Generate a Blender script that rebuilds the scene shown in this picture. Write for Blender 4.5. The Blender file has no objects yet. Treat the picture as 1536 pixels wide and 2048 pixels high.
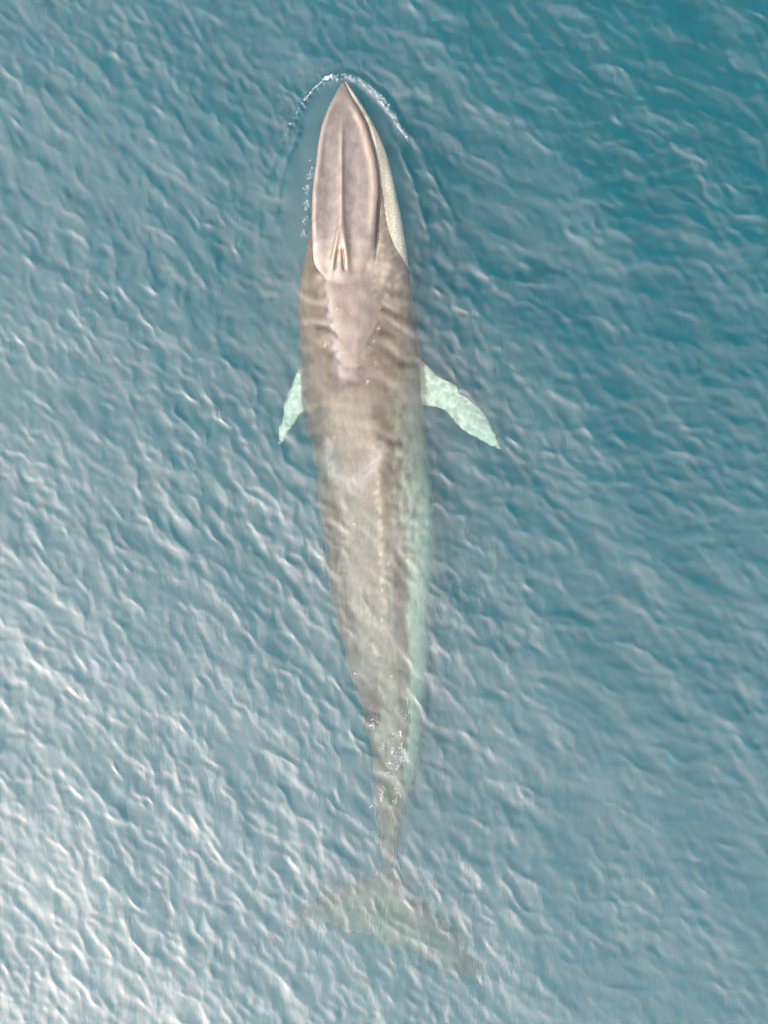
import bpy, math, random
import numpy as np
from math import radians as rad

# ------------------------------------------------------------------ camera / sky / sun / exposure
H = 21.0          # drone height above the water, metres
S = 95.0          # photograph pixels per metre at the water surface
C = bpy.context.scene.collection
sc = bpy.context.scene
cam_d = bpy.data.cameras.new('camera')
cam = bpy.data.objects.new('camera', cam_d)
C.objects.link(cam)
cam.location = (0, 0, H)
cam.rotation_euler = (0, 0, 0)
cam_d.sensor_fit = 'VERTICAL'
cam_d.angle = 2 * math.atan((1024 / S) / H)
cam_d.clip_start = 0.1
cam_d.clip_end = 3000
sc.camera = cam

SUN_AZ = rad(222)       # direction the light comes from, counter-clockwise from +X
SUN_EL = rad(33)
sun_vec = (math.cos(SUN_EL) * math.cos(SUN_AZ), math.cos(SUN_EL) * math.sin(SUN_AZ), math.sin(SUN_EL))
GLOW_K = 1.85
GLOW = 2.4
w = bpy.data.worlds.new('World')
sc.world = w
w.use_nodes = True
nt = w.node_tree
nt.nodes.clear()
out = nt.nodes.new('ShaderNodeOutputWorld')
sky = nt.nodes.new('ShaderNodeTexSky')
sky.sky_type = 'NISHITA'
sky.sun_disc = False
sky.sun_elevation = SUN_EL
sky.sun_rotation = math.pi / 2 - SUN_AZ
sky.dust_density = 3.0
bg = nt.nodes.new('ShaderNodeBackground')
bg.inputs['Strength'].default_value = 0.06
nt.links.new(sky.outputs[0], bg.inputs['Color'])
# thin bright cloud veil round the sun: falls off with the angle from the sun, only above the horizon
tc = nt.nodes.new('ShaderNodeTexCoord')
def vm(op, a, b):
    n = nt.nodes.new('ShaderNodeVectorMath'); n.operation = op
    nt.links.new(a, n.inputs[0])
    if isinstance(b, tuple): n.inputs[1].default_value = b
    return n
def mt(op, a, b=None, clamp=False):
    n = nt.nodes.new('ShaderNodeMath'); n.operation = op; n.use_clamp = clamp
    for i, v in enumerate((a, b)):
        if v is None: continue
        if isinstance(v, (int, float)): n.inputs[i].default_value = v
        else: nt.links.new(v, n.inputs[i])
    return n.outputs[0]
dot = vm('DOT_PRODUCT', tc.outputs['Generated'], sun_vec).outputs['Value']
ex = mt('EXPONENT', mt('MULTIPLY', mt('SUBTRACT', dot, 1.0), GLOW_K))
sep = nt.nodes.new('ShaderNodeSeparateXYZ'); nt.links.new(tc.outputs['Generated'], sep.inputs[0])
up = mt('MULTIPLY', sep.outputs['Z'], 8.0, True)
cn = nt.nodes.new('ShaderNodeTexNoise'); cn.inputs['Scale'].default_value = 4.5; cn.inputs['Detail'].default_value = 4
nt.links.new(tc.outputs['Generated'], cn.inputs['Vector'])
cr = nt.nodes.new('ShaderNodeMapRange'); cr.interpolation_type = 'SMOOTHSTEP'
cr.inputs['From Min'].default_value = 0.36; cr.inputs['From Max'].default_value = 0.62
cr.inputs['To Min'].default_value = 0.88; cr.inputs['To Max'].default_value = 1.12
nt.links.new(cn.outputs['Fac'], cr.inputs['Value'])
cl = cr.outputs[0]
# a gap in the veil on the far side from the sun, where the sky is clear and darker
gd = vm('DOT_PRODUCT', tc.outputs['Generated'], (0.44, 0.53, 0.72)).outputs['Value']
gap = mt('SUBTRACT', 1.0, mt('MULTIPLY', mt('EXPONENT', mt('MULTIPLY', mt('SUBTRACT', gd, 1.0), 8.5)), 0.95))
cl = mt('MULTIPLY', cl, gap)
bg2 = nt.nodes.new('ShaderNodeBackground')
bg2.inputs['Color'].default_value = (1.0, 0.825, 0.745, 1)
nt.links.new(mt('MULTIPLY', mt('MULTIPLY', mt('MULTIPLY', ex, up), cl), GLOW), bg2.inputs['Strength'])
add = nt.nodes.new('ShaderNodeAddShader')
nt.links.new(bg.outputs[0], add.inputs[0]); nt.links.new(bg2.outputs[0], add.inputs[1])
nt.links.new(add.outputs[0], out.inputs['Surface'])

sd = bpy.data.lights.new('sun', 'SUN')
sd.energy = 0.5
sd.angle = rad(70)
sd.color = (1.0, 0.93, 0.84)
sun = bpy.data.objects.new('sun', sd)
C.objects.link(sun)
from mathutils import Vector
sun.rotation_euler = (-Vector(sun_vec)).to_track_quat('-Z', 'Y').to_euler()
sun.location = (-30, -30, 40)

vs = sc.view_settings
vs.view_transform = 'Standard'; vs.look = 'None'; vs.gamma = 1; vs.use_curve_mapping = False
vs.exposure = 2.6
sc.cycles.use_denoising = True
sc.cycles.max_bounces = 10
sc.cycles.transmission_bounces = 8
sc.cycles.glossy_bounces = 3
sc.cycles.diffuse_bounces = 3
sc.cycles.volume_bounces = 3
sc.cycles.caustics_reflective = True
sc.cycles.caustics_refractive = True
sc.cycles.sample_clamp_indirect = 10

# ------------------------------------------------------------------ helpers
def kz(z):
    """horizontal scale of a point at height z against where it is seen on the water surface"""
    z = np.asarray(z, float)
    return np.where(z >= 0, (H - z) / H, 1 + (-z) * 0.74 / H)
def w2p(x, y, z):
    k = kz(z)
    return 768 + S * x / k, 1024 - S * y / k
def p2w(px, py, z):
    k = kz(z)
    return (np.asarray(px, float) - 768) / S * k, (1024 - np.asarray(py, float)) / S * k
def ss(a, b, x):
    t = np.clip((x - a) / (b - a), 0, 1)
    return t * t * (3 - 2 * t)
def bump(x, c, s):
    return np.exp(-((x - c) / s) ** 2)
def interp(tab, x):
    a = np.array(tab, float)
    # smooth (Catmull-Rom like) interpolation through a table
    xs, ys = a[:, 0], a[:, 1]
    m = np.gradient(ys, xs)
    i = np.clip(np.searchsorted(xs, x) - 1, 0, len(xs) - 2)
    h = xs[i + 1] - xs[i]
    t = np.clip((x - xs[i]) / h, 0, 1)
    return ((2*t**3 - 3*t**2 + 1) * ys[i] + (t**3 - 2*t**2 + t) * h * m[i]
            + (-2*t**3 + 3*t**2) * ys[i + 1] + (t**3 - t**2) * h * m[i + 1])
def seg_dist(px, py, poly):
    """distance in px to a polyline, arc parameter 0..1 of the nearest point, and signed side"""
    poly = np.array(poly, float)
    L = np.r_[0, np.cumsum(np.hypot(*np.diff(poly, axis=0).T))]
    best = np.full(px.shape, 1e9); par = np.zeros(px.shape); side = np.zeros(px.shape)
    for i in range(len(poly) - 1):
        ax, ay = poly[i]; bx, by = poly[i + 1]
        dx, dy = bx - ax, by - ay
        t = np.clip(((px - ax) * dx + (py - ay) * dy) / (dx*dx + dy*dy), 0, 1)
        d = np.hypot(px - ax - t*dx, py - ay - t*dy)
        s = np.sign((px - ax) * dy - (py - ay) * dx)
        k = d < best
        best = np.where(k, d, best); par = np.where(k, (L[i] + t * (L[i+1]-L[i])) / L[-1], par); side = np.where(k, s, side)
    return best, par, side
def inside(px, py, poly):
    r = np.zeros(px.shape, bool)
    n = len(poly)
    for i in range(n):
        x0, y0 = poly[i]; x1, y1 = poly[(i + 1) % n]
        c = ((y0 > py) != (y1 > py))
        with np.errstate(divide='ignore', invalid='ignore'):
            xi = (x1 - x0) * (py - y0) / (y1 - y0 if y1 != y0 else 1e-9) + x0
        r ^= c & (px < xi)
    return r
def smooth_poly(pts, n=4):
    """closed Chaikin smoothing"""
    p = np.array(pts, float)
    for _ in range(n):
        q = np.roll(p, -1, axis=0)
        p = np.stack([p * .75 + q * .25, p * .25 + q * .75], 1).reshape(-1, 2)
    return p
def noise2(x, y, scale, seed, n=14):
    """smooth pseudo noise in about -1..1, made of random sines"""
    r = np.random.RandomState(seed)
    v = np.zeros(np.shape(x))
    for _ in range(n):
        a = r.uniform(0, 2*np.pi); k = 2*np.pi / scale * r.uniform(.6, 1.7); p = r.uniform(0, 2*np.pi)
        v += np.sin(k * (np.cos(a)*x + np.sin(a)*y) + p)
    return v / math.sqrt(n / 2) * .6
def mesh_from(name, V, F, smooth=True):
    me = bpy.data.meshes.new(name)
    V = np.asarray(V, np.float32); F = np.asarray(F, np.int32)
    me.vertices.add(len(V)); me.vertices.foreach_set('co', V.ravel())
    n, k = F.shape
    me.loops.add(n * k); me.loops.foreach_set('vertex_index', F.ravel())
    me.polygons.add(n)
    me.polygons.foreach_set('loop_start', np.arange(0, n * k, k, dtype=np.int32))
    me.update(calc_edges=True)
    me.polygons.foreach_set('use_smooth', np.full(n, smooth))
    me.validate()
    return me

# ------------------------------------------------------------------ the water
TEAL_S = (0.09, 0.94, 1.20)
WATER_SC = 0.063
WATER_AB = 0.42
def water_material():
    m = bpy.data.materials.new('sea_water'); m.use_nodes = True
    t = m.node_tree; t.nodes.clear()
    o = t.nodes.new('ShaderNodeOutputMaterial')
    fr = t.nodes.new('ShaderNodeFresnel'); fr.inputs['IOR'].default_value = 1.42
    rf = t.nodes.new('ShaderNodeBsdfRefraction'); rf.inputs['IOR'].default_value = 1.333; rf.inputs['Roughness'].default_value = 0.0
    gl = t.nodes.new('ShaderNodeBsdfGlossy'); gl.inputs['Roughness'].default_value = 0.08
    gl.inputs['Color'].default_value = (1, 1, 1, 1)
    mx = t.nodes.new('ShaderNodeMixShader')
    t.links.new(fr.outputs[0], mx.inputs[0]); t.links.new(rf.outputs[0], mx.inputs[1]); t.links.new(gl.outputs[0], mx.inputs[2])
    t.links.new(mx.outputs[0], o.inputs['Surface'])
    # finest capillary ripples, below the size of the mesh
    tc = t.nodes.new('ShaderNodeTexCoord')
    mp = t.nodes.new('ShaderNodeMapping'); mp.inputs['Rotation'].default_value = (0, 0, rad(-28)); mp.inputs['Scale'].default_value = (2.2, .55, 1)
    nz = t.nodes.new('ShaderNodeTexNoise'); nz.inputs['Scale'].default_value = 10.0; nz.inputs['Detail'].default_value = 4
    bp = t.nodes.new('ShaderNodeBump'); bp.inputs['Strength'].default_value = 0.5; bp.inputs['Distance'].default_value = 0.014
    t.links.new(tc.outputs['Object'], mp.inputs[0]); t.links.new(mp.outputs[0], nz.inputs['Vector']); t.links.new(nz.outputs['Fac'], bp.inputs['Height'])
    at = t.nodes.new('ShaderNodeAttribute'); at.attribute_name = 'ripple'
    ml = t.nodes.new('ShaderNodeMath'); ml.operation = 'MULTIPLY'; ml.inputs[1].default_value = 0.65
    t.links.new(at.outputs['Fac'], ml.inputs[0]); t.links.new(ml.outputs[0], bp.inputs['Strength'])
    for n in (rf, gl): t.links.new(bp.outputs[0], n.inputs['Normal'])
    s = t.nodes.new('ShaderNodeVolumeScatter'); s.inputs['Color'].default_value = (*TEAL_S, 1); s.inputs['Density'].default_value = WATER_SC
    s.inputs['Anisotropy'].default_value = 0.0
    a = t.nodes.new('ShaderNodeVolumeAbsorption'); a.inputs['Color'].default_value = (0.30, 0.74, 0.768, 1); a.inputs['Density'].default_value = WATER_AB
    ad = t.nodes.new('ShaderNodeAddShader')
    t.links.new(s.outputs[0], ad.inputs[0]); t.links.new(a.outputs[0], ad.inputs[1]); t.links.new(ad.outputs[0], o.inputs['Volume'])
    return m

BOW = [(560, 285), (585, 245), (607, 205), (628, 180), (655, 158), (690, 150), (722, 159), (748, 180), (775, 207), (797, 240), (820, 280)]

def wave_sum(x, y, ang, spread, lmin, lmax, n, seed, slope):
    r = np.random.RandomState(seed)
    h = np.zeros(x.shape); dx = np.zeros(x.shape); dy = np.zeros(x.shape)
    for i in range(n):
        lam = math.exp(r.uniform(math.log(lmin), math.log(lmax)))
        a = ang + spread * r.normal()
        k = 2 * math.pi / lam
        kx, ky = k * math.cos(a), k * math.sin(a)
        amp = slope / k * math.sqrt(2.0 / n) * r.uniform(.6, 1.3)
        ph = kx * x + ky * y + r.uniform(0, 2 * math.pi)
        c = np.cos(ph); s_ = np.sin(ph)
        h += amp * c
        dx -= amp * math.cos(a) * s_; dy -= amp * math.sin(a) * s_
    return h, dx, dy

def axis(lo, hi, step, far):
    a = np.arange(lo, hi + step / 2, step)
    o = [0]; d = step
    while o[-1] < far:
        d *= 1.25; o.append(o[-1] + d)
    o = np.array(o[1:])
    return np.r_[lo - o[::-1], a, hi + o]

def build_water():
    xs = axis(-9.6, 9.6, 0.024, 500); ys = axis(-12.2, 12.2, 0.024, 500)
    X, Y = np.meshgrid(xs, ys)
    nx, ny = len(xs), len(ys)
    far = 1 - ss(25, 60, np.hypot(X, Y))
    # gentle large warp so that no crest runs straight
    WX = X + .03 * noise2(X, Y, .7, 5); WY = Y + .03 * noise2(X, Y, .7, 6)
    wl = 1 - ss(-4.5, 5.5, X + .45 * (Y * .5) + 1.2 * noise2(X, Y, 6, 9))
    hA, ax_, ay_ = wave_sum(WX, WY, rad(33), .50, .15, .80, 190, 11, .104)
    hB, bx_, by_ = wave_sum(WX, WY, rad(72), .50, .18, 1.0, 190, 12, .088)
    hC, cx_, cy_ = wave_sum(X, Y, rad(50), .8, 1.0, 5.0, 24, 13, .040)
    a, b = np.sqrt(wl), np.sqrt(1 - wl)
    gust = 1 + .15 * noise2(X, Y, 4.5, 21)
    h = (a * hA + b * hB) * gust
    dx = (a * ax_ + b * bx_) * gust; dy = (a * ay_ + b * by_) * gust
    px, py = 768 + S * X, 1024 - S * Y
    # smooth water close round the head and in the slick over the back
    rip = np.ones(X.shape)
    near = (np.abs(X) < 4.5) & (Y > 0)
    P, Q = px[near], py[near]
    dS, _, _ = seg_dist(P, Q, [(688, 190), (690, 300), (705, 480)])
    wd = np.interp(Q, [150, 300, 560], [70, 135, 150])
    m1 = 1 - ss(.55, 1.15, dS / wd)
    r_ = rip[near]; r_ = r_ * (1 - .88 * m1)
    # bow wave
    dB, pB, sB = seg_dist(P, Q, BOW)
    inn = sB * 1.0   # sign of the side
    ref = -1 if seg_dist(np.array([690.]), np.array([200.]), BOW)[2][0] < 0 else 1
    inner = (inn * ref) > 0
    dm = dB / S
    env = np.clip(np.sin(np.clip(pB, 0, 1) * math.pi) * 1.6, 0, 1)
    jag = 1 + .35 * noise2(P, Q, 14, 44) + .25 * noise2(P, Q, 6, 45)
    hb = env * jag * (.062 * np.exp(-(dm / np.where(inner, .10, .045)) ** 2) - .012 * np.where(inner, 0, np.exp(-((dm - .14) / .08) ** 2)))
    # wings of the bow wave trailing back on either side
    for poly, am in (([(607, 205), (575, 262), (552, 320), (520, 400), (470, 520)], .018), ([(797, 240), (838, 300), (880, 380), (930, 480), (1000, 600)], .015),
                     ([(600, 260), (570, 330), (555, 400), (548, 480)], .018), ([(800, 300), (830, 370), (850, 440), (866, 520)], .018)):
        dd, pp, _ = seg_dist(P, Q, poly)
        hb += am * (1 - pp) ** .7 * np.exp(-(dd / S / .06) ** 2) * (1 + .5 * noise2(P, Q, 30, 46))
    # water swelling against the head
    wh = np.interp(Q, [150, 200, 300, 430, 560], [6, 28, 62, 92, 108]); cx = np.interp(Q, [165, 560], [688, 708])
    de = np.maximum(np.abs(P - cx) - wh, 0) / S + np.maximum(168 - Q, 0) / S
    hb += .02 * np.exp(-de / .16) * (1 - ss(540, 640, Q))
    h_ = h[near] * r_ + hb; h[near] = h_
    dx[near] *= r_; dy[near] *= r_; rip[near] = np.minimum(rip[near], r_)
    # short transverse ripples standing over the submerged back
    m = ss(545, 600, py) * (1 - ss(860, 1000, py)) * (1 - ss(95, 150, np.abs(px - 715)))
    warp = 14 * noise2(px, py, 160, 61)
    hT = .009 * np.sin((py + warp) * 2 * math.pi / 52) + .004 * np.sin((py + warp * 1.4 - .12 * (px - 700)) * 2 * math.pi / 31 + 1)
    slick = np.clip(m, 0, 1)
    # quiet patch of the slick lying over the back
    q = np.exp(-(((px - 705) / 62) ** 4 + ((py - 880) / 95) ** 4))
    damp = (1 - .55 * slick) * (1 - .5 * q)
    h = h * damp + hT * slick * (1 - .6 * q); dx *= damp; dy *= damp; rip *= damp
    h = h * far + hC * far
    Q_ = 1.15
    Xd = X + (Q_ * dx - .5 * h * rip) * far; Yd = Y + (Q_ * dy - .5 * h * rip) * far
    top = np.stack([Xd, Yd, h], -1).reshape(-1, 3)
    idx = np.arange(nx * ny).reshape(ny, nx)
    F = np.stack([idx[:-1, :-1], idx[:-1, 1:], idx[1:, 1:], idx[1:, :-1]], -1).reshape(-1, 4)
    # walls and bottom far below close the body of water
    DEPTH = -60
    rim = np.r_[idx[0, :], idx[1:, -1], idx[-1, -2::-1], idx[-2:0:-1, 0]]
    low = top[rim].copy(); low[:, 2] = DEPTH
    n0 = len(top); n = len(rim)
    li = np.arange(n0, n0 + n); nxt = np.roll(np.arange(n), -1)
    W = np.stack([rim, li, li[nxt], rim[nxt]], -1)
    c = n0 + n
    V = np.vstack([top, low, [[0, 0, DEPTH]]])
    Bq = np.stack([li[::2], np.full(len(li[::2]), c), np.roll(li, -2)[::2], np.roll(li, -1)[::2]], -1) if n % 2 == 0 else None
    me = mesh_from('water', V, np.vstack([F, W, Bq]))
    at = me.attributes.new('ripple', 'FLOAT', 'POINT')
    at.data.foreach_set('value', np.r_[rip.ravel(), np.ones(n + 1)].astype(np.float32))
    me.materials.append(water_material())
    o = bpy.data.objects.new('water', me); C.objects.link(o)
    o['kind'] = 'structure'
    def height(qx, qy):
        ix = np.clip(np.searchsorted(xs, qx), 0, nx - 1); iy = np.clip(np.searchsorted(ys, qy), 0, ny - 1)
        return h[iy, ix]
    return height
water_height = build_water()

# ------------------------------------------------------------------ the whale
# tables run over the photograph's rows (py); left / right edge of the body, height of the back
EDGE_L = [(160, 686), (200, 668), (250, 655), (300, 646), (350, 636), (400, 629), (450, 620), (500, 611), (540, 603), (580, 597), (640, 597), (700, 600), (760, 604), (820, 608), (880, 620), (940, 632), (1000, 636), (1050, 642), (1100, 649), (1150, 655), (1200, 663), (1250, 675), (1300, 687), (1350, 700), (1400, 714), (1450, 727), (1500, 738), (1550, 747), (1600, 753), (1650, 758), (1700, 764), (1740, 766), (1790, 772), (1840, 780)]
EDGE_R = [(160, 690), (200, 718), (232, 738), (271, 759), (310, 774), (350, 785), (386, 792), (422, 800), (472, 809), (511, 815), (545, 819), (600, 825), (650, 832), (700, 841), (760, 848), (820, 850), (880, 853), (940, 860), (1000, 866), (1050, 868), (1100, 868), (1150, 866), (1200, 862), (1250, 858), (1300, 858), (1350, 854), (1400, 849), (1450, 843), (1500, 837), (1550, 828), (1600, 816), (1650, 802), (1700, 793), (1740, 790), (1790, 790), (1840, 788)]
TOP = [(160, .02), (200, .06), (300, .10), (400, .12), (480, .13), (530, .10), (560, .05), (600, .01), (660, -.01), (760, -.03), (860, -.11), (940, -.17), (1000, -.23), (1100, -.34), (1200, -.47), (1300, -.62), (1400, -.80), (1500, -1.0), (1600, -1.2), (1700, -1.85), (1760, -2.4), (1840, -2.7)]
DEPTH_T = [(160, .06), (200, .35), (300, .8), (400, 1.15), (520, 1.6), (700, 2.1), (900, 2.35), (1100, 2.2), (1300, 1.75), (1450, 1.3), (1550, 1.0), (1650, .75), (1740, .6), (1790, .38), (1840, .12)]
ROS_L = [(164, 684), (180, 675), (196, 666), (232, 649), (281, 637), (323, 632), (367, 626), (432, 623), (485, 624), (520, 626), (560, 640), (600, 660)]
ROS_R = [(164, 689), (180, 696), (201, 707), (240, 728), (279, 741), (323, 752), (354, 756), (380, 757), (420, 754), (459, 752), (505, 749), (535, 744), (560, 736), (600, 722)]

def loft(py, L, R, top, depth, off, p_top, p_bot, nseg=96, wide=.45):
    """closed loft: one ring per row; wide = how far down the widest level lies"""
    V = []
    t = np.linspace(0, 2 * np.pi, nseg, endpoint=False)
    ct, st = np.cos(t), np.sin(t)
    for i in range(len(py)):
        zt, zb = top[i], top[i] - depth[i]
        zm = zt - depth[i] * wide
        xl, yy = p2w(L[i], py[i], zm * .6 + zt * .4); xr, _ = p2w(R[i], py[i], zm * .6 + zt * .4)
        cx, hw = (xl + xr) / 2, (xr - xl) / 2
        pw = np.where(st >= 0, p_top[i], p_bot[i])
        x = cx + hw * np.sign(ct) * np.abs(ct) ** pw + off[i] * np.maximum(st, 0) * (1 - np.abs(ct))
        z = zm + np.where(st >= 0, zt - zm, zm - zb) * np.sign(st) * np.abs(st) ** pw
        V.append(np.stack([x, np.full(nseg, float(yy)), z], -1))
    n = len(py)
    V = np.array(V).reshape(-1, 3)
    idx = np.arange(n * nseg).reshape(n, nseg)
    nx = np.roll(idx, -1, axis=1)
    F = np.stack([idx[:-1], nx[:-1], nx[1:], idx[1:]], -1).reshape(-1, 4)
    c0, c1 = V[idx[0]].mean(0), V[idx[-1]].mean(0)
    V = np.vstack([V, c0, c1])
    T = [(idx[0][k], len(V) - 2, idx[0][(k + 2) % nseg], idx[0][(k + 1) % nseg]) for k in range(0, nseg, 2)]
    T += [(idx[-1][k], idx[-1][(k + 1) % nseg], idx[-1][(k + 2) % nseg], len(V) - 1) for k in range(0, nseg, 2)]
    return V, np.vstack([F, T])

def blade(lead, trail, zfun, thick, n=46, m=26):
    """a fin or fluke: the strip between a leading and a trailing edge given root to tip, with a streamlined thickness"""
    def resample(p):
        p = np.array(p, float); d = np.r_[0, np.cumsum(np.hypot(*np.diff(p, axis=0).T))]; d /= d[-1]
        u = np.linspace(0, 1, n)
        return np.stack([interp(np.c_[d, p[:, 0]], u), interp(np.c_[d, p[:, 1]], u)], -1)
    A, B = resample(lead), resample(trail)
    u = np.linspace(0, 1, n)[:, None]
    v = (1 - np.cos(np.linspace(0, np.pi, m)))[None] / 2
    px = A[:, :1] * (1 - v) + B[:, :1] * v; py = A[:, 1:] * (1 - v) + B[:, 1:] * v
    z = zfun(u, v)
    th = (thick * (1 - .72 * u)) * (np.sqrt(np.clip(v, 0, 1)) * (1 - v) * 2.6 + .04) * np.sqrt(np.clip(1 - u ** 6, .02, 1))
    X, Y = p2w(px, py, z)
    top = np.stack([X, Y, z + th / 2], -1); bot = np.stack([X, Y, z - th / 2], -1)
    # ring: top forward, bottom back
    ring = np.concatenate([top, bot[:, ::-1]], 1)
    k = ring.shape[1]
    idx = np.arange(n * k).reshape(n, k); nx = np.roll(idx, -1, 1)
    F = np.stack([idx[:-1], nx[:-1], nx[1:], idx[1:]], -1).reshape(-1, 4)
    cap = []
    for e in (0, n - 1):
        for j in range(m - 1):
            q = [idx[e][j], idx[e][j + 1], idx[e][k - 2 - j], idx[e][k - 1 - j]]
            cap.append(q[::-1] if e == 0 else q)
    return ring.reshape(-1, 3), np.vstack([F, cap])

def build_whale():
    parts = []
    py = np.r_[np.arange(160, 560, 4), np.arange(560, 1842, 8)].astype(float)
    top = interp(TOP, py)
    L, R = interp(EDGE_L, py), interp(EDGE_R, py)
    dep = interp(DEPTH_T, py)
    off = np.interp(py, [160, 560, 800, 1400, 1750], [0, 0, .10, .12, 0])
    pt = np.interp(py, [160, 480, 540, 640, 760, 1100, 1500, 1800], [.8, .78, .55, .6, .85, .95, 1.0, 1.0])
    parts.append(loft(py, L, R, top, dep, off, pt, pt * 0 + .95))
    # rostrum: the broad flat upper jaw lying on the lower one
    py = np.r_[np.arange(164, 600, 4)].astype(float)
    rt = np.interp(py, [164, 180, 230, 300, 400, 480, 520, 550, 570, 600], [.08, .13, .19, .225, .245, .225, .16, .10, .03, -.08])
    parts.append(loft(py, interp(ROS_L, py), interp(ROS_R, py), rt, np.interp(py, [164, 200, 300, 600], [.06, .16, .26, .4]), py * 0, np.interp(py, [160, 440, 510], [.45, .45, 1.0]), py * 0 + .8, wide=.35))
    # splash guard in front of and beside the blowholes
    # flippers
    parts.append(blade([(800, 700), (843, 721), (868, 744), (897, 763), (908, 768), (916, 774), (917, 781), (935, 793), (963, 819), (977, 842), (990, 868), (1003, 899)],
                       [(800, 812), (850, 813), (875, 815), (903, 832), (921, 857), (949, 876), (977, 890), (992, 897), (1003, 900)],
                       lambda u, v: -.55 - .30 * u - .12 * u * u + .10 * (.4 - v) * (1 - .5 * u) - .05 * np.sin(u * 9) + .012 * np.sin(v * 9 + u * 5), .20))
    parts.append(blade([(640, 700), (603, 732), (587, 763), (574, 795), (566, 823), (564, 844), (558, 862), (555, 890)],
                       [(660, 800), (632, 812), (614, 818), (604, 826), (594, 840), (584, 855), (573, 872), (558, 892)],
                       lambda u, v: -.60 - .35 * u - .10 * v * (1 - u), .20))
    # flukes
    parts.append(blade([(775, 1690), (757, 1738), (722, 1756), (690, 1766), (655, 1777), (615, 1808), (577, 1853)],
                       [(800, 1880), (782, 1886), (750, 1878), (710, 1868), (672, 1857), (638, 1848), (577, 1854)],
                       lambda u, v: -2.5 - .2 * v - .5 * u * u, .22))
    parts.append(blade([(776, 1690), (794, 1728), (811, 1772), (832, 1793), (858, 1816), (909, 1870), (946, 1911), (963, 1945), (968, 1980)],
                       [(770, 1880), (788, 1888), (805, 1902), (838, 1920), (866, 1934), (892, 1946), (926, 1963), (950, 1973), (967, 1981)],
                       lambda u, v: -2.5 - .2 * v - 1.0 * u * u, .22))
    # dorsal fin, leaning a little to the left
    n, m = 24, 14
    V = []; Fq = []
    a = np.linspace(0, 1, n)
    for j in range(m):
        v = j / (m - 1)                     # height up the fin
        cpy0, cpy1 = 1352 + 75 * v ** .9, 1452 + 8 * v - 22 * v * (1 - v)
        for s in (1, -1):
            for i in range(n):
                u = a[i]
                pyy = cpy0 + (cpy1 - cpy0) * u
                th = .085 * (1 - v) ** .8 * (np.sin(np.pi * u ** .7)) + .004
                zz = float(interp(TOP, np.array([pyy]))[0]) - .12 + .46 * v
                cxp = 757 - 20 * v
                X, Y = p2w(cxp, pyy, zz)
                V.append((float(X) + s * th, float(Y), zz))
    V = np.array(V)
    g = np.arange(m * 2 * n).reshape(m, 2, n)
    for j in range(m - 1):
        ring0 = list(g[j, 0]) + list(g[j, 1][::-1]); ring1 = list(g[j + 1, 0]) + list(g[j + 1, 1][::-1])
        for i in range(2 * n):
            i2 = (i + 1) % (2 * n)
            Fq.append((ring0[i], ring0[i2], ring1[i2], ring1[i]))
    for j in (0, m - 1):
        for i in range(n - 1):
            q = (g[j, 0, i], g[j, 0, i + 1], g[j, 1, i + 1], g[j, 1, i])
            Fq.append(q if j else q[::-1])
    parts.append((V, np.array(Fq)))

    Vs, Fs, k = [], [], 0
    for V, F in parts:
        Vs.append(V); Fs.append(F + k); k += len(V)
    me = mesh_from('whale_shells', np.vstack(Vs), np.vstack(Fs))
    tmp = bpy.data.objects.new('tmp', me); C.objects.link(tmp)
    md = tmp.modifiers.new('r', 'REMESH'); md.mode = 'VOXEL'; md.voxel_size = 0.022; md.adaptivity = 0
    sm = tmp.modifiers.new('s', 'SMOOTH'); sm.factor = .5; sm.iterations = 4
    dg = bpy.context.evaluated_depsgraph_get()
    me2 = bpy.data.meshes.new_from_object(tmp.evaluated_get(dg))
    bpy.data.objects.remove(tmp)
    me2.name = 'whale'
    n = len(me2.vertices)
    co = np.empty(n * 3, np.float32); me2.vertices.foreach_get('co', co); co = co.reshape(-1, 3).astype(float)
    nr = np.empty(n * 3, np.float32); me2.vertices.foreach_get('normal', nr); nr = nr.reshape(-1, 3)
    px, py = w2p(co[:, 0], co[:, 1], co[:, 2])
    up_ = ss(.15, .6, nr[:, 2])
    # ---- relief of the head, pushed along z on its upper side
    midx = np.interp(py, [165, 300, 430, 520, 600], [687, 683, 683, 680, 678])
    d = px - midx
    inL, inR = interp(ROS_L, np.clip(py, 165, 599)), interp(ROS_R, np.clip(py, 165, 599))
    head = (py > 163) & (py < 600)
    ridge = ss(215, 330, py) * (1 - ss(520, 560, py))
    wdt = np.interp(py, [200, 330, 430, 470, 500, 530, 600], [4, 4.5, 6, 10, 15, 16, 10])
    dz = .038 * ridge * np.exp(-(d / wdt) ** 2)
    # splash guard: two walls that part towards the blowholes
    spl = ss(430, 490, py) * (1 - ss(515, 560, py))
    sp = np.interp(py, [430, 480, 510, 560], [2, 8, 13, 20])
    dz += .05 * spl * (np.exp(-((d - sp) / 5.0) ** 2) + np.exp(-((d + sp) / 5.0) ** 2))
    bl = ss(488, 500, py) * (1 - ss(530, 545, py))
    bs = np.interp(py, [490, 540], [3, 9])
    dz -= .05 * bl * (np.exp(-((d - bs) / 2.6) ** 2) + np.exp(-((d + bs) / 2.6) ** 2))
    # shallow troughs beside the ridge and raised rims along the jaw line
    dr, dl = inR - px, px - inL
    on = head & (dr > -3) & (dl > -3)
    rim = np.where(on, np.exp(-((dr - 8) / 7.0) ** 2) + np.exp(-((dl - 7) / 6.0) ** 2), 0) * ss(185, 240, py) * (1 - ss(430, 510, py))
    dz += .022 * rim
    tr = np.where(on, np.exp(-((d - 24) / 16.) ** 2) + np.exp(-((d + 24) / 14.) ** 2), 0) * ss(260, 360, py) * (1 - ss(520, 580, py))
    dz -= .030 * tr
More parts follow.
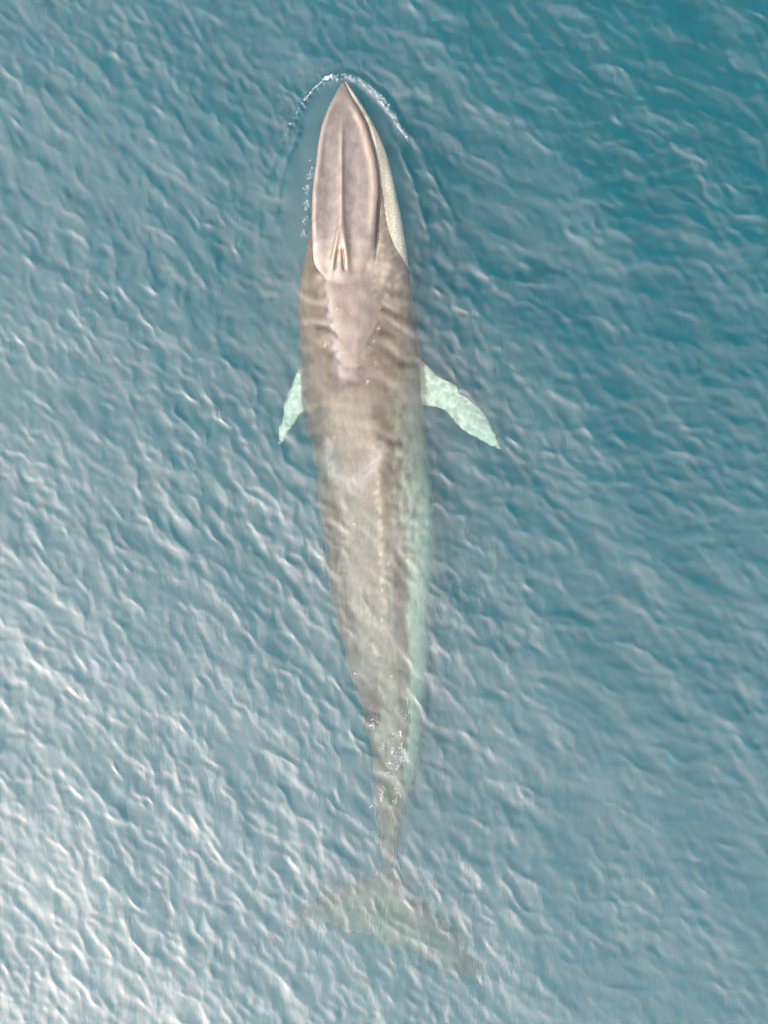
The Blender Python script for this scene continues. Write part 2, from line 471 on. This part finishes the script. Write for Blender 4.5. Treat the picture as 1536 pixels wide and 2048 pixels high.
    # mouth line between the rostrum and the right lower jaw
    groove = head * np.exp(-((px - inR - 3.0) / 2.4) ** 2) * ss(180, 220, py) * (1 - ss(480, 540, py))
    dz -= .05 * groove
    # soft muscle relief of the back
    dz += .012 * noise2(px, py, 120, 71) * ss(560, 640, py) + .004 * noise2(px, py, 30, 72)
    # the smooth tongue behind the blowholes still stands clear of the water
    tongue = smooth_poly([(640, 520), (735, 520), (748, 570), (750, 630), (742, 680), (722, 730), (694, 780), (674, 800), (658, 780), (660, 700), (656, 640), (646, 580)], 3)
    ti = inside(px, py, tongue); td, _, _ = seg_dist(px, py, np.vstack([tongue, tongue[:1]]))
    dz += .08 * ss(-22, 24, np.where(ti, td, -td)) * ss(530, 600, py)
    # low keel along the spine
    sx = np.interp(py, [560, 700, 900, 1100, 1250, 1500, 1740], [700, 735, 752, 764, 770, 776, 778])
    keel = ss(800, 950, py) * np.exp(-((px - sx) / 9) ** 2)
    dz += .018 * keel
    co[:, 2] += dz * up_
    me2.vertices.foreach_set('co', co.astype(np.float32).ravel())
    me2.polygons.foreach_set('use_smooth', np.ones(len(me2.polygons), bool))

    # ---- pigment (linear colours), the animal's own markings, plus painted sky sheen and underwater lightening
    def mixc(c, col, m):
        m = np.clip(m, 0, 1)[:, None]
        return c * (1 - m) + np.array(col) * m
    N1, N2, N3 = noise2(px, py, 60, 81), noise2(px, py, 22, 82), noise2(px, py, 9, 83)
    c = np.tile(np.array([.058, .048, .033]), (n, 1))                      # brown back
    c = mixc(c, (.074, .064, .047), ss(-.1, .9, N1) * .7)
    c = mixc(c, (.040, .031, .027), ss(.2, .9, noise2(px * .5, py, 50, 84)) * .6 * ss(540, 600, py))
    # rostrum: grey lilac with cream rims
    ros = np.where(head & (dr > -1) & (dl > -1), 1.0, 0) * (1 - ss(470, 560, py))
    c = mixc(c, (.047, .044, .040), ros)
    c = mixc(c, (.058, .054, .048), ros * ss(0, .8, N2) * .5)
    c = mixc(c, (.115, .098, .078), ros * np.exp(-((dr - 9) / 9.) ** 2) * .85 * ss(175, 260, py) * (1 - ss(400, 480, py)))
    c = mixc(c, (.078, .068, .058), ros * np.exp(-((dl - 6) / 5.) ** 2) * .6 * ss(175, 230, py) * (1 - ss(420, 500, py)))
    c = mixc(c, (.100, .080, .060), ridge * np.exp(-((d + 1) / (wdt * .45)) ** 2) * .8)
    c = mixc(c, (.035, .024, .018), ridge * ss(300, 340, py) * np.exp(-((np.abs(d) - wdt * .9) / 1.4) ** 2) * .6)
    c = mixc(c, (.105, .082, .06), spl * (np.exp(-((d - sp) / 4.0) ** 2) + np.exp(-((d + sp) / 3.0) ** 2)) * .6)
    c = mixc(c, (.17, .145, .115), bl * np.exp(-((d + 4) / 1.8) ** 2) * .9)
    c = mixc(c, (.02, .014, .012), bl * np.exp(-((np.abs(d) - bs) / 1.4) ** 2) * .8)
    for s_ in (-1, 1):     # pale furrows running back from the blowholes
        ln, pr, _ = seg_dist(px, py, [(680 + s_ * 6, 525), (680 + s_ * 12, 560), (676 + s_ * 26, 610), (672 + s_ * 34, 680)])
        c = mixc(c, (.04, .03, .026), np.exp(-(ln / 2.2) ** 2) * .6 * (1 - pr))
    # cheek between the rostrum and the pale jaw
    jawL = interp([(165, 690), (201, 708), (240, 729), (279, 743), (323, 753), (354, 758), (380, 765), (417, 770), (453, 776), (495, 791), (518, 806), (545, 819), (600, 840)], np.clip(py, 165, 600))
    cheek = np.where((dr < 0) & (py < 640) & (px > 700), 1.0, 0) * ss(330, 380, py) * (1 - ss(560, 640, py))
    c = mixc(c, (.060, .056, .044), cheek)
    c = mixc(c, (.10, .093, .075), cheek * ss(-.2, 1.2, N2 + .4 * N3) * .6)
    jw = np.where((px > jawL) & (py < 560) & (px > 690), 1.0, 0)
    c = mixc(c, (.28, .27, .215), jw)
    c = mixc(c, (.33, .33, .27), jw * ss(0, .9, N3 + N1))
    c = mixc(c, (.03, .024, .02), groove * .9)
    # pale right flank and belly
    R_ = interp(EDGE_R, np.clip(py, 160, 1840)); L_ = interp(EDGE_L, np.clip(py, 160, 1840))
    f = (px - L_) / np.maximum(R_ - L_, 1)
    fl = ss(.62, 1.0, f + .02 * noise2(px, py, 16, 91) + .07 * noise2(px, py * .6, 26, 92) + .03 * N1 + .12 * ss(900, 1250, py)) * ss(620, 760, py)
    c = mixc(c, (.150, .205, .165), fl * ss(620, 1080, py) * (1 - ss(1500, 1750, py) * .5) * .95)
    c = mixc(c, (.115, .118, .10), ss(.52, .62, f) * (1 - fl) * ss(1000, 1150, py) * .6)
    # grey back left of the spine and the pale line along it
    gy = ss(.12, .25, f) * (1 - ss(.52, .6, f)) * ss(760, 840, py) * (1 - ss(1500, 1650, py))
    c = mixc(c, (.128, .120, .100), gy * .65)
    c = mixc(c, (.21, .195, .14), ss(850, 930, py) * (1 - ss(1180, 1300, py)) * np.exp(-((px - sx + 2 + 3 * N1) / 6.0) ** 2) * (.38 + .3 * N2))
    c = mixc(c, (.045, .033, .026), ss(.58, .64, f) * (1 - ss(.72, .8, f)) * ss(1050, 1130, py) * (1 - ss(1450, 1600, py)) * .7)
    # long pale tongue mark behind the blowholes
    c = mixc(c, (.054, .048, .042), np.where(ti, ss(0, 10, td), 0) * .9 * up_)
    # U-shaped pale patch: sky sheen on the water, painted into the skin colour
    ud, up2, _ = seg_dist(px, py, [(655, 880), (657, 915), (668, 950), (700, 968), (735, 950), (755, 915), (762, 890)])
    c = mixc(c, (.17, .17, .16), np.exp(-(ud / (8 + 7 * np.sin(up2 * math.pi))) ** 2) * (.75 + .2 * N2) * up_)
    # round scars
    for (sx_, sy_, sr) in ((757, 657, 5), (748, 683, 3), (752, 727, 5), (735, 764, 6), (650, 690, 5), (622, 653, 3), (668, 875, 5), (674, 620, 2), (770, 878, 2), (703, 628, 2), (776, 1128, 6), (708, 1048, 4)):
        rr = np.hypot(px - sx_, (py - sy_) * .8)
        c = mixc(c, (.20, .20, .17), np.exp(-(rr / (sr * .6)) ** 2) * np.clip(.5 + N3, 0, 1) * up_)
    # pale flippers, mottled
    fr_ = ss(0, 10, px - R_ - 1 + 0 * N2) * (py > 690) * (py < 930)
    fl_ = ss(0, 6, L_ - px) * (py > 690) * (py < 930)
    c = mixc(c, (.175, .220, .18), np.maximum(fr_, fl_) * (py < 930))
    c = mixc(c, (.075, .125, .105), np.maximum(fr_, fl_) * ss(.2, 1.0, noise2(px, py, 34, 90)) * .6)
    c = mixc(c, (.085, .062, .036), ss(1500, 1680, py) * .85)
    c = mixc(c, (.27, .29, .26), np.maximum(fr_, fl_) * ss(.1, .8, noise2(px, py, 20, 95)) * .7)
    # flukes: brown leading edge, paler blade
    fk = (py > 1700)
    ld, _, _ = seg_dist(px, py, [(577, 1853), (615, 1808), (655, 1777), (722, 1756), (770, 1720), (800, 1745), (832, 1793), (858, 1816), (909, 1870), (946, 1911), (968, 1980)])
    c = mixc(c, (.105, .082, .048), fk * ss(10, 45, ld))
    c = mixc(c, (.070, .035, .015), fk * (1 - ss(10, 45, ld)))
    # dorsal fin darker
    c = mixc(c, (.045, .032, .026), np.exp(-(((px - 745) / 12) ** 4 + ((py - 1405) / 55) ** 4)) * .8)
    # belly
    c = mixc(c, (.40, .42, .38), (nr[:, 2] < -.45) * .8 * (py < 1640) * (np.maximum(fr_, fl_) < .05))
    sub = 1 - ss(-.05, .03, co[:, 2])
    c = c * (1 + .40 * (sub * (1 - ss(1380, 1700, py)))[:, None])  # submerged skin colour lightened to offset the dimming under water
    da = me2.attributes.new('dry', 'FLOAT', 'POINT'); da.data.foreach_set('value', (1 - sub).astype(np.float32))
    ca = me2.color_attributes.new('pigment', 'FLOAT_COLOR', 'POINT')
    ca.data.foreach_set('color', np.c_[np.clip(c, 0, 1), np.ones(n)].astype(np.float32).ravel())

    m = bpy.data.materials.new('whale_skin'); m.use_nodes = True
    t = m.node_tree; b = t.nodes['Principled BSDF']
    at = t.nodes.new('ShaderNodeAttribute'); at.attribute_name = 'pigment'
    tc = t.nodes.new('ShaderNodeTexCoord')
    mp = t.nodes.new('ShaderNodeMapping'); mp.inputs['Scale'].default_value = (1, .35, 1)
    n1 = t.nodes.new('ShaderNodeTexNoise'); n1.inputs['Scale'].default_value = 9; n1.inputs['Detail'].default_value = 6; n1.inputs['Roughness'].default_value = .65
    n2 = t.nodes.new('ShaderNodeTexNoise'); n2.inputs['Scale'].default_value = 38; n2.inputs['Detail'].default_value = 4
    t.links.new(tc.outputs['Object'], mp.inputs[0]); t.links.new(mp.outputs[0], n1.inputs['Vector']); t.links.new(tc.outputs['Object'], n2.inputs['Vector'])
    mr = t.nodes.new('ShaderNodeMapRange'); mr.inputs['From Min'].default_value = .3; mr.inputs['From Max'].default_value = .7
    mr.inputs['To Min'].default_value = .80; mr.inputs['To Max'].default_value = 1.20
    t.links.new(n1.outputs['Fac'], mr.inputs['Value'])
    mr2 = t.nodes.new('ShaderNodeMapRange'); mr2.inputs['From Min'].default_value = .3; mr2.inputs['From Max'].default_value = .7
    mr2.inputs['To Min'].default_value = .86; mr2.inputs['To Max'].default_value = 1.14
    t.links.new(n2.outputs['Fac'], mr2.inputs['Value'])
    mu = t.nodes.new('ShaderNodeMath'); mu.operation = 'MULTIPLY'
    t.links.new(mr.outputs[0], mu.inputs[0]); t.links.new(mr2.outputs[0], mu.inputs[1])
    vm_ = t.nodes.new('ShaderNodeVectorMath'); vm_.operation = 'SCALE'
    t.links.new(at.outputs['Color'], vm_.inputs[0]); t.links.new(mu.outputs[0], vm_.inputs['Scale'])
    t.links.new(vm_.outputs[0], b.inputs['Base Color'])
    b.inputs['Roughness'].default_value = .30
    b.inputs['Specular IOR Level'].default_value = .5
    bp = t.nodes.new('ShaderNodeBump'); bp.inputs['Strength'].default_value = .35; bp.inputs['Distance'].default_value = .02
    t.links.new(n1.outputs['Fac'], bp.inputs['Height']); t.links.new(bp.outputs[0], b.inputs['Normal'])
    # skin under water hardly reflects: its index is close to the water's
    wa = t.nodes.new('ShaderNodeAttribute'); wa.attribute_name = 'dry'
    wr = t.nodes.new('ShaderNodeMapRange'); wr.inputs['To Min'].default_value = .03; wr.inputs['To Max'].default_value = .5
    t.links.new(wa.outputs['Fac'], wr.inputs['Value']); t.links.new(wr.outputs[0], b.inputs['Specular IOR Level'])
    me2.materials.append(m)
    o = bpy.data.objects.new('whale', me2); C.objects.link(o)
    o['label'] = 'long brown-grey whale with pale flippers swimming at the sea surface, snout breaking the water'
    o['category'] = 'whale'
build_whale()

# ------------------------------------------------------------------ foam
def foam_material():
    m = bpy.data.materials.new('foam'); m.use_nodes = True
    b = m.node_tree.nodes['Principled BSDF']
    b.inputs['Base Color'].default_value = (.21, .255, .27, 1); b.inputs['Roughness'].default_value = .4
    return m
FOAM = foam_material()
ICO_V = None
def blobs(name, pts, sizes, seed, mat, kind='stuff'):
    r = np.random.RandomState(seed)
    p = (1 + 5 ** .5) / 2
    v = np.array([(-1, p, 0), (1, p, 0), (-1, -p, 0), (1, -p, 0), (0, -1, p), (0, 1, p), (0, -1, -p), (0, 1, -p), (p, 0, -1), (p, 0, 1), (-p, 0, -1), (-p, 0, 1)], float)
    v /= np.linalg.norm(v[0])
    f = np.array([(0,11,5),(0,5,1),(0,1,7),(0,7,10),(0,10,11),(1,5,9),(5,11,4),(11,10,2),(10,7,6),(7,1,8),(3,9,4),(3,4,2),(3,2,6),(3,6,8),(3,8,9),(4,9,5),(2,4,11),(6,2,10),(8,6,7),(9,8,1)])
    V, F = [], []
    for i, (q, s) in enumerate(zip(pts, sizes)):
        a = r.uniform(0, math.pi); st = r.uniform(1, 2.4)
        u = v * (1 + .35 * r.uniform(-1, 1, (12, 1)))
        u = u * [st, 1, .55]
        u = np.c_[u[:, 0] * math.cos(a) - u[:, 1] * math.sin(a), u[:, 0] * math.sin(a) + u[:, 1] * math.cos(a), u[:, 2]]
        V.append(u * s + q); F.append(f + 12 * i)
    me = mesh_from(name, np.vstack(V), np.vstack(F))
    me.materials.append(mat)
    o = bpy.data.objects.new(name, me); C.objects.link(o)
    o['kind'] = kind
    return o
def along(poly, t):
    poly = np.array(poly, float); L = np.r_[0, np.cumsum(np.hypot(*np.diff(poly, axis=0).T))]; L /= L[-1]
    return np.interp(t, L, poly[:, 0]), np.interp(t, L, poly[:, 1])
def build_foam():
    r = np.random.RandomState(3)
    P = []; Sz = []
    def line(poly, n, spread, smin, smax, clump=.5):
        t = r.uniform(0, 1, n)
        cl = noise2(t * 100, t * 0, 9, r.randint(999))
        t = t[cl > -clump]
        x, y = along(poly, t)
        x = x + r.normal(0, spread, len(t)); y = y + r.normal(0, spread, len(t))
        X, Y = (x - 768) / S, (1024 - y) / S
        z = water_height(X, Y)
        s = np.exp(r.uniform(math.log(smin), math.log(smax), len(t)))
        for a in zip(X, Y, z, s): P.append((a[0], a[1], a[2] + a[3] * .2)); Sz.append(a[3])
    line([(655, 158), (690, 150), (722, 159), (748, 180)], 120, 1.2, .002, .007)
    line([(735, 168), (760, 192), (782, 220), (797, 242)], 260, 3.2, .002, .008)
    line([(650, 160), (662, 156)], 70, 2.5, .005, .016)
    line([(607, 205), (628, 180), (655, 158)], 90, 1.0, .003, .008)
    line([(624, 325), (618, 370), (613, 400), (611, 440), (608, 475)], 260, 3.0, .002, .008, .2)
    line([(752, 190), (800, 255), (815, 280)], 90, 2.0, .004, .009)
    o = blobs('foam', P, Sz, 4, FOAM)
    o['label'] = 'white foam flecks strung along the bow wave round the snout'
    o['category'] = 'foam'
    # bubbles and flecks over the tail stock
    P, Sz = [], []
    for (x, y, n, sp) in ((748, 1444, 10, 3), (746, 1453, 8, 2), (766, 1490, 16, 3.5), (787, 1480, 12, 4), (786, 1505, 16, 4), (799, 1522, 60, 6), (793, 1533, 24, 4), (806, 1500, 18, 5), (777, 1532, 12, 4), (800, 1468, 8, 3),
                          (816, 1402, 10, 5), (783, 1354, 5, 2), (709, 1348, 3, 1), (715, 1348, 3, 1), (762, 1585, 14, 5), (761, 1597, 16, 3), (790, 1605, 26, 4), (795, 1590, 12, 5), (776, 1546, 8, 3), (812, 1430, 8, 5), (748, 1610, 10, 3), (765, 1238, 5, 2), (764, 1180, 4, 3)):
        for _ in range(n):
            X, Y = (x + r.normal(0, sp) - 768) / S, (1024 - y - r.normal(0, sp * 1.2)) / S
            z = float(water_height(np.array([X]), np.array([Y]))[0])
            s = math.exp(r.uniform(math.log(.005), math.log(.018)))
            P.append((X, Y, z - .01 - .02 * r.rand())); Sz.append(s)
    o = blobs('bubbles', P, Sz, 5, FOAM)
    o['label'] = 'scattered white bubbles floating above the tail stock'
    o['category'] = 'bubbles'
build_foam()
